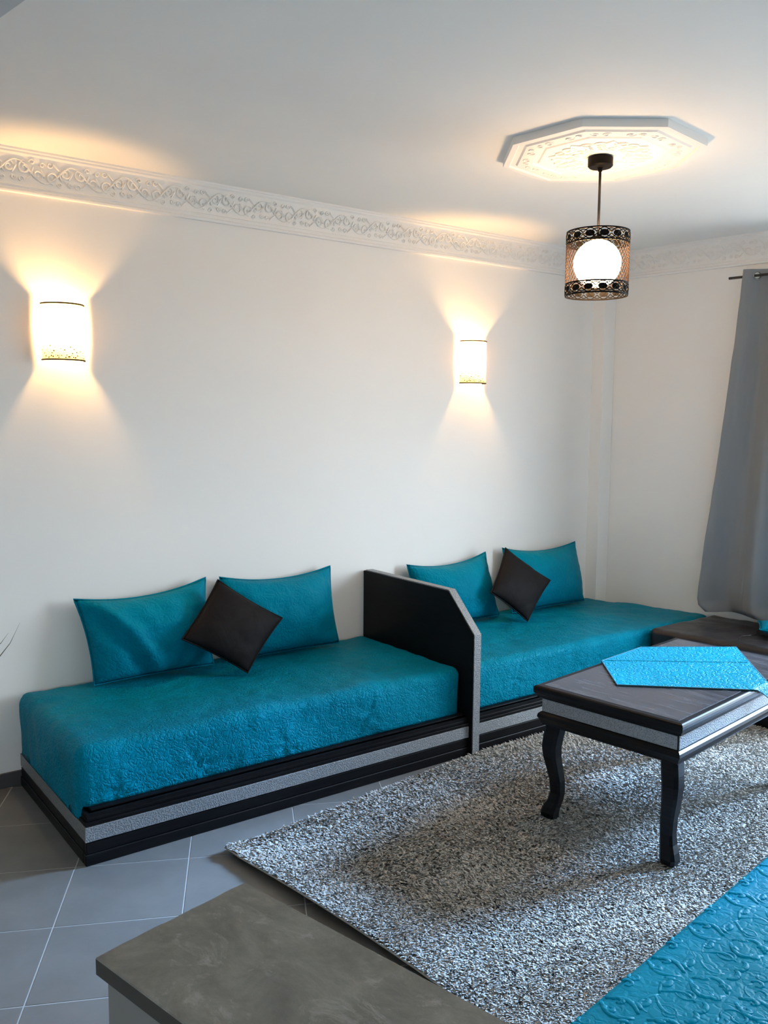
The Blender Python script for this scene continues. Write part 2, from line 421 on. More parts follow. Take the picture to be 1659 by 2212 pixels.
# soffit at the upper left, near the camera
bm = bmesh.new(); d = Vector((.178, -.984)); p = Vector((-.428, -1.855)); a_, b_ = p - d * 1.84, p + d * 3.2
prism(bm, [(b_.x, b_.y), (a_.x, a_.y), (a_.x - .5, a_.y - .02), (b_.x - .5, b_.y)], 2.4426, HC); structure(obj('trim_4', bm, M['grey_paint']))
# skirting tiles along the long wall
bm = bmesh.new(); box(bm, X0, 3.66, -.011, 0, 0, .066, .002, 1); structure(obj('baseboard_back', bm, M['skirting']))

# plaster cornices with scroll relief
ZC = 2.519
PA = lambda t, n, z: Vector((t, -n, z))
CPROF = [(0, ZC), (.020, ZC), (.022, ZC + .006), (.022, ZC + .011), (.013, ZC + .016), (.013, ZC + .021), (.017, ZC + .026), (.017, ZC + .030),
         (.010, ZC + .034), (.012, ZC + .08), (.018, ZC + .12), (.026, ZC + .148), (.034, ZC + .155), (.034, ZC + .162), (.040, ZC + .166), (.040, HC), (0, HC)]
def spiral(cx, cz, r0, turns, a0, sgn=1, n=18):
    return [(cx + (r0 * (1 - .8 * k / n)) * math.cos(a0 + sgn * 2 * PI * turns * k / n), cz + (r0 * (1 - .8 * k / n)) * math.sin(a0 + sgn * 2 * PI * turns * k / n)) for k in range(n + 1)]
def cornice(name, frame, a, b):
    bm = bmesh.new(); extrude_profile(bm, CPROF, a, b, frame); c = structure(obj(name, bm, M['plaster']))
    bm = bmesh.new(); L = .115; k = int((b - a) / L)
    surf = lambda z: .010 + .016 * max(0.0, (z - ZC - .034) / .115) ** 1.5
    for i in range(k):
        t0 = a + .03 + i * L; f = 1 if i % 2 else -1; zm = ZC + .092
        cur = [spiral(t0 + .034, zm + .012 * f, .027, 1.3, PI / 2 * f, f), spiral(t0 + .086, zm - .010 * f, .023, 1.25, -PI / 2 * f, f),
               [(t0 + s * L / 10, zm + .040 * f * math.cos(s / 10 * PI)) for s in range(11)],
               spiral(t0 + .062, zm + .036 * f, .012, 1.1, PI * f, -f, 10), spiral(t0 + .02, zm - .036 * f, .013, 1.1, 0, f, 10), spiral(t0 + .105, zm + .030 * f, .012, 1.1, 0, f, 10),
               [(t0 + .058 + .012 * s / 5, zm + f * (-.012 + .03 * s / 5)) for s in range(6)], [(t0 + .06 - .026 * s / 5, zm - f * (.018 + .024 * s / 5)) for s in range(6)],
               [(t0 + .10 + .016 * s / 5, zm + f * (.012 - .03 * s / 5)) for s in range(6)]]
        for j, pts in enumerate(cur):
            m = len(pts); P = [frame(x, surf(z) + .001, z) for x, z in pts]
            tube(bm, P, [.0042 * (0.45 + 0.55 * math.sin(PI * (s + .6) / (m + .2))) for s in range(m)], 4)
    o = obj('ornament', bm, M['plaster'], c); o['kind'] = 'stuff'
cornice('trim_1', PA, X0, XB - .02); cornice('trim_2', PB, 0.03, 2.2)

# ------------------------------------------------------------------ sofas along the long wall
ZB, ZM, DS, DM = 0.195, 0.4186, 0.89, 0.8305
def base_profile(): return None
def sofa_base(parent, x0, x1, front, back, ends=(True, False)):
    """black plinth, silver band and reeded top rail along the front, wrapped round the open end"""
    bm = bmesh.new(); box(bm, x0 + (.012 if ends[0] else 0), x1 - (.012 if ends[1] else 0), front + .012, back, 0.0, ZB - .008); 
    box(bm, x0, x1, front, front + .03, 0.0, .042, .003, 1); box(bm, x0 + .004, x1 - .004, front + .005, front + .03, .042, .084, .003, 1)
    if ends[0]: box(bm, x0, x0 + .03, front + .03, back, 0.0, .042, .003, 1); box(bm, x0 + .004, x0 + .03, front + .03, back, .042, .084, .003, 1)
    obj('plinth', bm, M['black'], parent)
    bm = bmesh.new(); box(bm, x0 + .001, x1 - .001, front + .002, front + .012, .0883, .1431, .001, 1)
    if ends[0]: box(bm, x0 + .002, x0 + .0125, front + .0125, back, .0883, .1431, .001, 1)
    obj('silver_band', bm, M['silver'], parent)
    bm = bmesh.new()
    for k, (o, za, zb) in enumerate(((.002, .147, .160), (.010, .160, .174), (.020, .174, .187), (.032, .187, ZB))):
        box(bm, x0 + (o if ends[0] else 0), x1, front + o, front + .075, za, zb, .003, 2)
        if ends[0]: box(bm, x0 + o + .012, x0 + .05, front + .075, back, za, zb, .003, 2)
    obj('top_rail', bm, M['black'], parent)
XD, TD = 1.8332, 0.0515
s1 = thing('sofa', 'low teal bench sofa nearest the left edge, with black base and silver band', 'sofa', group='teal sofas along the long wall')
sofa_base(s1, 0.0, XD - .001, -DS, -.014)
obj('mattress', soft_slab([(-.002, -DM), (XD - .003, -DM), (XD - .003, -.014), (-.002, -.014)], ZB, ZM, .045, 180, 60, 24, .008, .010, 1.3, ((.464, .260, .09), (.15, .235, .08), (1.287, .30, .07), (.86, .25, .06)), .046), M['teal'], s1, True)
# seams where the cover is stitched
def seam(parent, pts, r=.0022):
    bm = bmesh.new(); tube(bm, pts, r, 5); obj('seam', bm, M['teal'], parent, True)
seam(s1, [(.03 + .006 * math.sin(k), -DM + .012 - .004 * k / 8, ZM - .04 - .18 * k / 8) for k in range(9)])
s2 = thing('sofa', 'teal bench sofa in the far corner beyond the black divider panel', 'sofa', group='teal sofas along the long wall')
sofa_base(s2, XD + TD + .001, 3.885, -DS, -.014, (False, False))
obj('mattress', soft_slab([(XD + TD + .003, -DM), (PB(.835, 0).x - .006, -DM), (3.664, -.014), (XD + TD + .003, -.014)], ZB, ZM, .04, 180, 60, 24, .007, .008, 7.7, ((2.2, .3, .08), (2.7, .28, .07))), M['teal'], s2, True)

# divider between the sofas
dv = thing('sofa_divider', 'black angled side panel with silver edging standing between the two teal sofas', 'divider', (XD, 0, 0))
ZD, Y1, DD, Z3 = .7786, .7168, .9093, .5915
def panel(bm, pts, x0, x1, bev=0):
    a = [bm.verts.new((x0, y, z)) for y, z in pts]; b = [bm.verts.new((x1, y, z)) for y, z in pts]; n = len(pts)
    bm.faces.new(a); bm.faces.new(b[::-1])
    for i in range(n): bm.faces.new((a[i], a[(i + 1) % n], b[(i + 1) % n], b[i]))
    if bev: bmesh.ops.bevel(bm, geom=list(bm.edges), offset=bev, segments=2, affect='EDGES')
bm = bmesh.new(); e = .006
panel(bm, [(-.003, 0.0), (-.003, ZD - e), (-Y1 + e * .4, ZD - e), (-DD + e, Z3 - e * .4), (-DD + e, 0.0)], 0, TD, .002)
obj('panel', bm, M['black'], dv)
for nm, pts in (('silver_edging', [(-DD + e - .0005, .004), (-DD + e - .0005, Z3 - e * .4), (-DD, Z3), (-DD, .004)]),
                ('silver_edging', [(-DD + e, Z3 - e * .4 + .0005), (-Y1 + e * .4, ZD - e + .0005), (-Y1, ZD), (-DD, Z3)]),
                ('silver_edging', [(-Y1 + e * .4, ZD - e + .0005), (-.02, ZD - e + .0005), (-.02, ZD), (-Y1, ZD)])):
    bm = bmesh.new(); panel(bm, pts, .005, TD - .005); obj(nm, bm, M['silver'], dv)

# ------------------------------------------------------------------ cushions
def cushion(name, label, c, thick, back, pinch, mat, group, seed, wr=.007, fold=0.0):
    bm, rim = pillow_mesh(c, thick, back, pinch, seed=seed, wr=wr, fold=fold)
    t = thing(name, label, 'cushion', tuple((Vector(c[2]) + Vector(c[3])) / 2), 0, group)
    off = -Vector(t.location)
    bmesh.ops.translate(bm, verts=bm.verts, vec=off); obj('cover', bm, mat, t, True)
    b2 = bmesh.new(); tube(b2, [p + off for p in rim] + [rim[0] + off], .0035, 6, False); obj('piping', b2, mat, t, True)
GT = 'long teal cushions on the sofas'
cushion('teal_cushion', 'long teal cushion farthest left, with a drooping left corner, at the sofa end', [(.235, -.06, .806), (.868, -.05, .838), (.866, -.135, .43), (.29, -.14, .428)], .12, .03, (.06, .20, .03), M['teal_pillow'], GT, 1.1, .012, .028)
cushion('teal_cushion', 'long teal cushion between the left black cushion and the divider panel', [(.94, -.05, .832), (1.583, -.05, .828), (1.585, -.135, .43), (.93, -.14, .43)], .12, .03, (.05, .19, .03), M['teal_pillow'], GT, 4.2, .012)
cushion('teal_cushion', 'teal cushion half hidden behind the black divider panel', [(2.098, -.05, .786), (2.703, -.05, .810), (2.745, -.14, .43), (2.10, -.14, .43)], .115, .03, (.06, .22, .03), M['teal_pillow'], GT, 8.9)
cushion('teal_cushion', 'teal cushion farthest into the corner, right of the far black cushion', [(2.842, -.05, .822), (3.505, -.05, .812), (3.515, -.135, .43), (2.85, -.14, .43)], .115, .03, (.05, .20, .03), M['teal_pillow'], GT, 12.5)
GB = 'black diamond cushions'
cushion('black_cushion', 'black square cushion standing on its corner on the left sofa', [(.872, -.175, .845), (1.168, -.265, .640), (.925, -.365, .432), (.640, -.285, .615)], .055, .045, (.05, .06, .05), M['black_cloth'], GB, 21.0, .005)
cushion('black_cushion', 'black square cushion standing on its corner on the far sofa', [(2.748, -.175, .846), (3.047, -.265, .632), (2.76, -.36, .432), (2.535, -.28, .615)], .055, .045, (.05, .06, .05), M['black_cloth'], GB, 33.0, .005)
pb = [PB(1.2, .205, .470), PB(1.56, .205, .470), PB(1.56, .42, .470), PB(1.30, .42, .470)]
cushion('teal_cushion', 'teal cushion lying flat on the dark seat at the right edge', [tuple(p) for p in (pb[0], pb[1], pb[2], pb[3])], .04, .04, (.05, .08, .05), M['teal_pillow'], GT, 17.0)

# ------------------------------------------------------------------ dark sofa along the end wall
# local frame: x runs along the end wall away from the corner, y out of the wall
def frame_B(o): o.rotation_euler = (0, 0, math.atan2(E_T.y, E_T.x)); o.location = PB(0, 0)
s3 = thing('dark_sofa', 'dark brown satin bench sofa under the curtain along the end wall', 'sofa')
def Q(t, n): p = PB(t, n); return (p.x, p.y)
tf = lambda y, n: (-y - n * math.sin(WB)) / math.cos(WB)     # t on the end wall for a given world y and offset
t0a, t0b = tf(-.843, .648), tf(-.843, .02)
bm = soft_slab([Q(1.60, .648), Q(t0a, .648), Q(t0b, .02), Q(1.60, .02)], ZB + .003, .427, .035, 50, 40, 14, .006, .0, 3.3)
obj('mattress', bm, M['brown_satin'], s3, True)
bm = bmesh.new(); ta, tb = tf(-.9, .66), tf(-.9, .03)
prism(bm, [Q(1.60, .66), Q(ta, .66), Q(tb, .03), Q(1.60, .03)], 0.0, ZB + .002, .004, 1); obj('base', bm, M['black'], s3)
pr = [PB(t, .66, 0) for t in (ta + .01, 1.59)]
bm = bmesh.new(); a, b = pr; v = [bm.verts.new(x) for x in (Vector((a.x, a.y, .088)) + E_N * .003, Vector((b.x, b.y, .088)) + E_N * .003, Vector((b.x, b.y, .143)) + E_N * .003, Vector((a.x, a.y, .143)) + E_N * .003)]
f = bm.faces.new(v); bmesh.ops.solidify(bm, geom=[f], thickness=.003); obj('silver_band', bm, M['silver'], s3)
bm = bmesh.new(); tube(bm, [PB(1.24 + .02 * math.sin(k * 1.3), .648 - .55 * k / 12, .427 - (.02 if k == 0 else 0)) for k in range(13)], .004, 5); obj('seam', bm, M['brown_satin'], s3, True)

# ------------------------------------------------------------------ foreground sofa
RF = math.radians(8.4)
s4 = thing('foreground_sofa', 'daylit teal embossed sofa seat in the bottom right foreground', 'sofa', (.312, -2.836, 0), RF)
bm = soft_slab([(-.12, -.83), (2.35, -.83), (2.35, 0), (-.12, 0)], ZB, ZM, .03, 90, 34, 10, .0025, 0, 5.0)
obj('mattress', bm, M['teal_daylit'], s4, True)
bm = bmesh.new(); box(bm, -.12, 2.35, -.80, .045, 0, .084, .003, 1); box(bm, -.11, 2.34, -.79, .035, .084, ZB, .003, 1); obj('plinth', bm, M['black'], s4)
bm = bmesh.new(); box(bm, -.1, 2.33, .036, .043, .0883, .1431, .001, 1); obj('silver_band', bm, M['silver'], s4)
bm = bmesh.new(); CE = .195
def motif(x0, y0, s):
    cs = []
    for f in (1, -1):
        cs += [[(x0 + f * x, y0 + y) for x, y in spiral(.062, -.052, .046, 1.15, PI * .75, -1, 20)],
               [(x0 + f * x, y0 + y) for x, y in spiral(.06, -.185, .034, 1.2, PI * .6, 1, 16)],
               [(x0 + f * (.004 + .10 * math.sin(k / 10 * PI * .5)), y0 - .125 - .02 * k / 10 + .03 * math.sin(k / 10 * PI)) for k in range(11)],
               [(x0 + f * (.012 + .05 * math.sin(k / 9 * PI * .8)), y0 - .12 - .10 * k / 9) for k in range(10)],
               [(x0 + f * (.13 - .035 * math.sin(k / 8 * PI)), y0 - .02 - .11 * k / 8) for k in range(9)],
               [(x0 + f * (.135 - .05 * math.sin(k / 8 * PI)), y0 - .16 - .11 * k / 8) for k in range(9)],
               [(x0 + f * (.03 + .03 * math.cos(k / 8 * PI)), y0 - .235 - .02 * math.sin(k / 8 * PI)) for k in range(9)],
               [(x0 + f * (.085 + .02 * k / 5), y0 - .10 - .025 * k / 5) for k in range(6)],
               [(x0 + f * (.10 + .022 * k / 5), y0 - .20 + .025 * k / 5) for k in range(6)],
               [(x0 + f * (.068 + .022 * math.cos(k / 8 * PI)), y0 - .11 - .014 * math.sin(k / 8 * PI)) for k in range(9)],
               [(x0 + f * (.115 + .012 * math.cos(k / 8 * PI * 1.7)), y0 - .055 - .014 * math.sin(k / 8 * PI * 1.7)) for k in range(9)],
               [(x0 + f * (.11 + .012 * math.cos(k / 8 * PI * 1.7)), y0 - .25 - .012 * math.sin(k / 8 * PI * 1.7)) for k in range(9)],
               [(x0 + f * (.02 + .016 * math.cos(k / 6 * PI * 1.6)), y0 - .03 - .016 * math.sin(k / 6 * PI * 1.6)) for k in range(7)]]
    return [[(x0 + (x - x0) * .69, y0 + (y - y0) * .69) for x, y in c] for c in cs]
for i in range(12):
    for j in range(4):
        for pts in motif(.03 + CE * i, -.005 - CE * j, 1):
            pts = [(x, y) for x, y in pts]
            if any(x < -.1 or x > 2.33 or y < -.8 or y > -.012 for x, y in pts): continue
            m = len(pts); rad = .0042 if m > 12 else (.0078 if m in (6, 9) else .0052); tube(bm, [(x, y, ZM - .0004 + fbm((x + 5, y, .42), 3.2) * .0035) for x, y in pts], [rad * (.35 + .65 * math.sin(PI * (s + .7) / (m + .4))) for s in range(m)], 8, True, .36)
o = obj('embossed_scrolls', bm, M['teal_daylit'], s4, True); o['kind'] = 'stuff'

# ------------------------------------------------------------------ rug
RR = math.radians(7.2)
rug = thing('shag_rug', 'grey heather shag rug lying under the black table', 'rug', (.45, -1.086, 0), RR)
ca, sa = math.cos(RR), math.sin(RR)
def to_world(x, y): return (.45 + ca * x - sa * y, -1.086 + sa * x + ca * y)
def to_local(X, Y): dx, dy = X - .45, Y + 1.086; return (ca * dx + sa * dy, -sa * dx + ca * dy)
LW, LD = 2.95, 1.78
def lift(x, y):
    """the left edge of the rug curls off the tiles"""
    s = min(1.0, max(0.0, -y / 1.25)); e_ = math.exp(-(x / .16) ** 2)
    return .004 + e_ * .026 * math.sin(PI * min(1, s * 1.0 + .06)) ** 0.7 + .010 * math.exp(-((x) / .05) ** 2 - (y / .07) ** 2)
def inside(x, y):
    X, Y = to_world(x, y)
    if Y > -.9 - .004 and X > 0: return False
    if ((X - XB) * E_N.x + Y * E_N.y) < .668: return False
    lx = (X - .312) * math.cos(RF) + (Y + 2.836) * math.sin(RF); ly = -(X - .312) * math.sin(RF) + (Y + 2.836) * math.cos(RF)
    return not (lx > -.14 and ly < .05)
poly = clip([(0, -LD), (LW, -LD), (LW, 0), (0, 0)], [to_local(*p) for p in ((-1, -4.5), (4.4, -4.5), (4.4, -.905), (-1, -.905))])
qa, qb = to_local(*Q(3.5, .668)), to_local(*Q(.2, .668))
poly = clip(poly, [(-5, -5), qa, qb, (-5, 5)])
fa = to_local(.312 + math.cos(RF) * -.14 - math.sin(RF) * .05, -2.836 + math.sin(RF) * -.14 + math.cos(RF) * .05)
fb = to_local(.312 + math.cos(RF) * 3 - math.sin(RF) * .05, -2.836 + math.sin(RF) * 3 + math.cos(RF) * .05)
bm = bmesh.new(); NXr, NYr = 118, 72; gv = {}
def gp(i, j):
    if (i, j) not in gv:
        x, y = LW * (i / NXr) ** 1.3, -LD * j / NYr; gv[i, j] = bm.verts.new((x, y, lift(x, y) + .003))
    return gv[i, j]
for i in range(NXr):
    for j in range(NYr):
        x, y = LW * ((i + .5) / NXr) ** 1.3, -LD * (j + .5) / NYr
        if inside(x, y): bm.faces.new((gp(i, j), gp(i, j + 1), gp(i + 1, j + 1), gp(i + 1, j)))
for v in [v for v in bm.verts if not v.link_faces]: bm.verts.remove(v)
bmesh.ops.solidify(bm, geom=list(bm.faces), thickness=.003); obj('backing', bm, M['backing'], rug)
bm = bmesh.new(); tube(bm, [(0 - .002, -LD * k / 40, lift(0, -LD * k / 40) + .003) for k in range(41)], .004, 6); obj('binding', bm, M['binding'], rug, True)
# pile: tufts, denser near the camera
NT = 300000
rx = np.random.rand(NT * 2) * LW; ry = -np.random.rand(NT * 2) * LD
X = .45 + ca * rx - sa * ry; Y = -1.086 + sa * rx + ca * ry
ok = ~((Y > -.906) & (X > 0)); ok &= ((X - XB) * E_N.x + Y * E_N.y) > .672
lx = (X - .312) * math.cos(RF) + (Y + 2.836) * math.sin(RF); ly = -(X - .312) * math.sin(RF) + (Y + 2.836) * math.cos(RF)
ok &= ~((lx > -.14) & (ly < .055))
dist = np.hypot(X + .94, Y + 3.93); ok &= np.random.rand(NT * 2) < np.clip(2.9 / dist, .35, 1.0)
rx, ry = rx[ok][:NT], ry[ok][:NT]; n = len(rx)
sx = np.clip(-ry / 1.25, 0, 1); zz = .004 + np.exp(-(rx / .16) ** 2) * .026 * np.sin(PI * np.minimum(1, sx + .06)) ** .7 + .010 * np.exp(-(rx / .05) ** 2 - (ry / .07) ** 2) + .003
ang = np.random.rand(n) * 2 * PI; wdt = .0022 + .0020 * np.random.rand(n); hgt = .007 + .007 * np.random.rand(n)
# lay of the pile: wavy clumps lean together
lean = np.sin(rx * 7 + 2 * np.sin(ry * 5)) * .5 + .4 * np.sin(ry * 13 + rx * 4) + 3.6
la = lean + np.random.randn(n) * 1.1; lo = .010 + .008 * np.random.rand(n)
tx, ty = np.cos(la) * lo, np.sin(la) * lo
base = np.stack([rx, ry, zz], 1); wv = np.stack([np.cos(ang) * wdt, np.sin(ang) * wdt, 0 * wdt], 1)
V = np.empty((n, 5, 3))
V[:, 0] = base - wv; V[:, 1] = base + wv
mid = base + np.stack([tx * .4, ty * .4, hgt * .7], 1); V[:, 2] = mid + wv * 1.1; V[:, 3] = mid - wv * 1.1
V[:, 4] = base + np.stack([tx, ty, hgt], 1)
V[:, :, 0] = np.maximum(V[:, :, 0], -.012)
me = bpy.data.meshes.new('pile'); me.vertices.add(n * 5); me.vertices.foreach_set('co', V.reshape(-1))
idx = np.arange(n)[:, None] * 5
loops = np.concatenate([idx + np.array([0, 1, 2, 3]), idx + np.array([3, 2, 4])], 1).reshape(-1)
me.loops.add(n * 7); me.loops.foreach_set('vertex_index', loops.astype(np.int32))
me.polygons.add(n * 2)
st = (np.arange(n)[:, None] * 7 + np.array([0, 4])).reshape(-1); me.polygons.foreach_set('loop_start', st.astype(np.int32))
me.update(calc_edges=True); me.validate()
clump = np.array([noise.noise(Vector((a * 55, b * 55, 0))) for a, b in zip(rx, ry)])
tone = np.clip(.54 + .30 * clump + .13 * np.random.randn(n), 0, 1)
att = me.attributes.new('tone', 'FLOAT', 'POINT'); att.data.foreach_set('value', np.repeat(tone, 5).astype(np.float32))
o = link('pile', me, M['pile'], rug); o['kind'] = 'stuff'

# ------------------------------------------------------------------ coffee table
RT = math.radians(7.6); TW, TL = .632, 1.15; ZT = .56
tb = thing('coffee_table', 'black wooden coffee table with silver apron band and curved legs on the rug', 'table', (1.653, -2.175, 0), RT)
cor = [(0, 0), (TL, 0), (TL, TW), (0, TW)]
bm = bmesh.new()
moulded_ring(bm, cor, [(-.026, .509), (-.012, .513), (-.010, .520), (-.002, .530), (0, .540), (0, .550), (-.003, .556), (-.008, .559), (-.012, ZT)])
obj('table_top', bm, M['black'], tb)
bm = bmesh.new(); box(bm, .03, TL - .03, .03, TW - .03, ZT - .002, ZT + .0006); obj('top_inlay', bm, M['top'], tb)
bm = bmesh.new(); box(bm, .027, TL - .027, .027, TW - .027, .40, .509); obj('frame', bm, M['black'], tb)
for (a, b, c, d) in ((.03, TL - .03, .0235, .027), (.03, TL - .03, TW - .027, TW - .0235), (.0235, .027, .03, TW - .03), (TL - .027, TL - .0235, .03, TW - .03)):
    bm = bmesh.new(); box(bm, a, b, c, d, .4555, .5055); obj('silver_band', bm, M['silver'], tb)
bm = bmesh.new(); moulded_ring(bm, cor, [(-.030, .402), (-.024, .406), (-.022, .414), (-.018, .422), (-.012, .432), (-.014, .444), (-.022, .452), (-.028, .454)]); obj('lower_moulding', bm, M['black'], tb)
def leg(cx, cy, dx, dy):
    bm = bmesh.new(); rings = []
    prof = [(.410, .0, .033), (.385, .002, .034), (.35, .008, .034), (.31, .012, .033), (.27, .010, .031), (.22, .002, .028), (.17, -.006, .026), (.12, -.008, .025), (.085, -.002, .026), (.06, .007, .029), (.04, .012, .031), (.025, .012, .030), (.017, .008, .026)]
    for z, o_, w in prof:
        c = w * .35
        pts = [(-w, -w + c), (-w + c, -w), (w - c, -w), (w, -w + c), (w, w - c), (w - c, w), (-w + c, w), (-w, w - c)]
        rings.append([bm.verts.new((cx + dx * o_ + x, cy + dy * o_ + y, z)) for x, y in pts])
    for A, B in zip(rings, rings[1:]):
        for k in range(8): bm.faces.new((A[k], A[(k + 1) % 8], B[(k + 1) % 8], B[k]))
    bm.faces.new(rings[0]); bm.faces.new(rings[-1][::-1]); obj('leg', bm, M['black'], tb)
for cx, dx in ((.068, -1), (TL - .068, 1)):
    for cy, dy in ((.068, -1), (TW - .068, 1)): leg(cx, cy, dx, dy)
# runner lying across it
rn = thing('table_runner', 'turquoise embossed runner lying across the black coffee table, one corner hanging over', 'runner', (0, 0, 0))
ct, sn = math.cos(RT), math.sin(RT)
def tl(X, Y): dx, dy = X - 1.653, Y + 2.175; return (ct * dx + sn * dy, -sn * dx + ct * dy)
A_, B_, C_, D_ = tl(1.829, -1.752), tl(2.057, -1.486), tl(2.395, -1.436), tl(2.76, -1.689)
E_, G_ = tl(2.197, -2.068), tl(2.36, -2.03)
E_, G_ = (E_[0], .012), (G_[0] + .0, .012)
zt = ZT + .0014
bm = bmesh.new(); TH = .005
top = [(*A_, zt), (*B_, zt), (*C_, zt), (*D_, zt), (*G_, zt), (*E_, zt)]
vt = [bm.verts.new(p) for p in top]; bm.faces.new(vt[::-1])
hang = []; w0, w1 = Vector((*E_, zt)), Vector((*G_, zt)); tip = Vector((E_[0] * .18 + G_[0] * .82, -.02, zt - .062))
prev = [vt[5], vt[4]]
for k, (f, yy, dz) in enumerate(((.12, .003, -.0005), (.28, -.005, -.006), (.45, -.010, -.018), (.65, -.013, -.033), (.85, -.016, -.049))):
    a = w0.lerp(tip, f); b = w1.lerp(tip, f)
    cur = [bm.verts.new((a.x, yy, zt + dz)), bm.verts.new((b.x, yy, zt + dz))]
    bm.faces.new((prev[0], prev[1], cur[1], cur[0])); prev = cur
bm.faces.new((prev[0], prev[1], bm.verts.new((tip.x, -.018, tip.z))))
bmesh.ops.recalc_face_normals(bm, faces=bm.faces)
if bm.faces[0].normal.z < 0: bmesh.ops.reverse_faces(bm, faces=bm.faces)
for v in bm.verts: v.co.z += TH
bmesh.ops.solidify(bm, geom=list(bm.faces), thickness=TH)
rn.location = (1.653, -2.175, 0); rn.rotation_euler = (0, 0, RT)
obj('cloth', bm, M['runner'], rn)
bm = bmesh.new(); hz = zt + TH * .5
edge = [(*p, hz) for p in (E_, A_, B_, C_, D_, G_)]
tube(bm, edge, .0036, 6); obj('hem_and_shadow', bm, M['runner_edge'], rn)  # dark hem, thickened to draw the shadow under the cloth edge
ax = (Vector(D_) - Vector(C_)) ; bmid = Vector(B_); emid = (Vector(D_) + Vector(G_)) / 2
bm = bmesh.new(); tube(bm, [(bmid.lerp(emid, .02 + .96 * k / 8).x, bmid.lerp(emid, .02 + .96 * k / 8).y, zt + TH + .0002) for k in range(9)], .0018, 5); obj('seam', bm, M['runner'], rn)

# ------------------------------------------------------------------ ceiling rose and pendant
PX, PY = 1.955, -1.475
rose = thing('ceiling_rose', 'white octagonal plaster ceiling rose above the pendant lamp', 'ceiling rose', (PX, PY, HC - .03), WB)
def octo(r, z, a0=PI / 8): return [(r / math.cos(PI / 8) * math.cos(a0 + k * PI / 4), r / math.cos(PI / 8) * math.sin(a0 + k * PI / 4), z) for k in range(8)]
bm = bmesh.new(); rings = [[bm.verts.new(p) for p in octo(r, z)] for r, z in ((.375, .0295), (.375, .0), (.352, .0), (.346, .006), (.325, .006), (.318, .0), (.262, .0), (.256, .007), (.240, .007), (.234, .002), (.0, .002))[:-1]]
for A, B in zip(rings, rings[1:]):
    for k in range(8): bm.faces.new((A[k], A[(k + 1) % 8], B[(k + 1) % 8], B[k]))
bm.faces.new(rings[-1]); bm.faces.new(rings[0][::-1]); obj('moulded_plate', bm, M['plaster'], rose)
bm = bmesh.new()
for k in range(8):
    a = k * PI / 4; rot = lambda x, y: (x * math.cos(a) - y * math.sin(a), x * math.sin(a) + y * math.cos(a))
    for f in (1, -1):
        for pts in (spiral(.165, .045 * f, .036, 1.2, PI, f), spiral(.11, .022 * f, .02, 1.2, 0, -f), [(.09 + .12 * s / 8, f * .03 * math.sin(s / 8 * PI)) for s in range(9)], spiral(.289, .045 * f, .02, 1.2, PI / 2, f), spiral(.289, .09 * f, .016, 1.1, -PI / 2, f)):
            m = len(pts); tube(bm, [(*rot(x, y), .0005) for x, y in pts], [.0045 * (.5 + .5 * math.sin(PI * (s + .6) / (m + .2))) for s in range(m)], 5)
o = obj('ornament', bm, M['plaster'], rose); o['kind'] = 'stuff'

pd = thing('pendant_lamp', 'pendant lamp with a lit globe inside a pierced dark metal drum shade', 'lamp', (PX, PY, 2.11))
zc = HC - .03 - 2.11
bm = bmesh.new(); lathe(bm, [(.047, zc), (.05, zc - .004), (.05, zc - .034), (.044, zc - .04), (.012, zc - .041), (.008, zc - .055)], 36); obj('canopy', bm, M['dark_metal'], pd, False)
bm = bmesh.new(); tube(bm, [(0, 0, zc - .05), (0, 0, .235)], .0055, 10); obj('rod', bm, M['rod_metal'], pd, True)
RS, HS = .126, .26
bm = bmesh.new()
for k in range(3):
    a = 2 * PI * k / 3 + .4; tube(bm, [(.01 * math.cos(a), .01 * math.sin(a), HS - .012), (RS * math.cos(a), RS * math.sin(a), HS - .004)], .003, 6)
lathe(bm, [(.02, HS - .02), (.024, HS - .02), (.024, HS - .035), (.02, HS - .035)], 20, close=False); obj('spider', bm, M['dark_metal'], pd)
def band(name, z0):
    """pierced band: rims with ovals and diamonds between them"""
    bm = bmesh.new(); h = .046
    for z in (z0, z0 + h): lathe(bm, [(RS + .001, z - .003), (RS + .001, z + .003), (RS - .002, z + .003), (RS - .002, z - .003)], 72, close=True)
    nb = 14
    for k in range(nb):
        a0 = 2 * PI * k / nb; w = 2 * PI / nb
        P = lambda a, z: (RS * math.cos(a0 + a), RS * math.sin(a0 + a), z0 + z)
        c = bm.verts.new(P(0, h / 2)); ring = [bm.verts.new(P(  .34 * w * math.cos(2 * PI * s / 14), h / 2 + .0125 * math.sin(2 * PI * s / 14))) for s in range(14)]
        for s in range(14): bm.faces.new((c, ring[s], ring[(s + 1) % 14]))
        for f in (1, -1):
            tube(bm, [P(-w / 2 + w * s / 8, h / 2 + f * (h / 2 - .006) * math.cos(PI * s / 8)) for s in range(9)], .0022, 5)
            tube(bm, [P(-w / 2 + w * s / 8, h / 2 + f * (.003 + (h / 2 - .006) * abs(math.sin(PI * s / 8)))) for s in range(9)], .0022, 5)
    obj(name, bm, M['dark_metal'], pd)
band('upper_band', HS - .05); band('lower_band', .004)
bm = bmesh.new(); nh = 46
for k in range(nh):
    for f in (1, -1):
        a0 = 2 * PI * k / nh; tube(bm, [(RS * math.cos(a0 + f * .9 * s / 9), RS * math.sin(a0 + f * .9 * s / 9), .05 + (HS - .1) * s / 9) for s in range(10)], .00105, 3)
o = obj('mesh_drum', bm, N('brown_wire_mesh', (0.045, 0.022, 0.012), 0.6, Specular_IOR_Level=0.1).m, pd); o['kind'] = 'stuff'
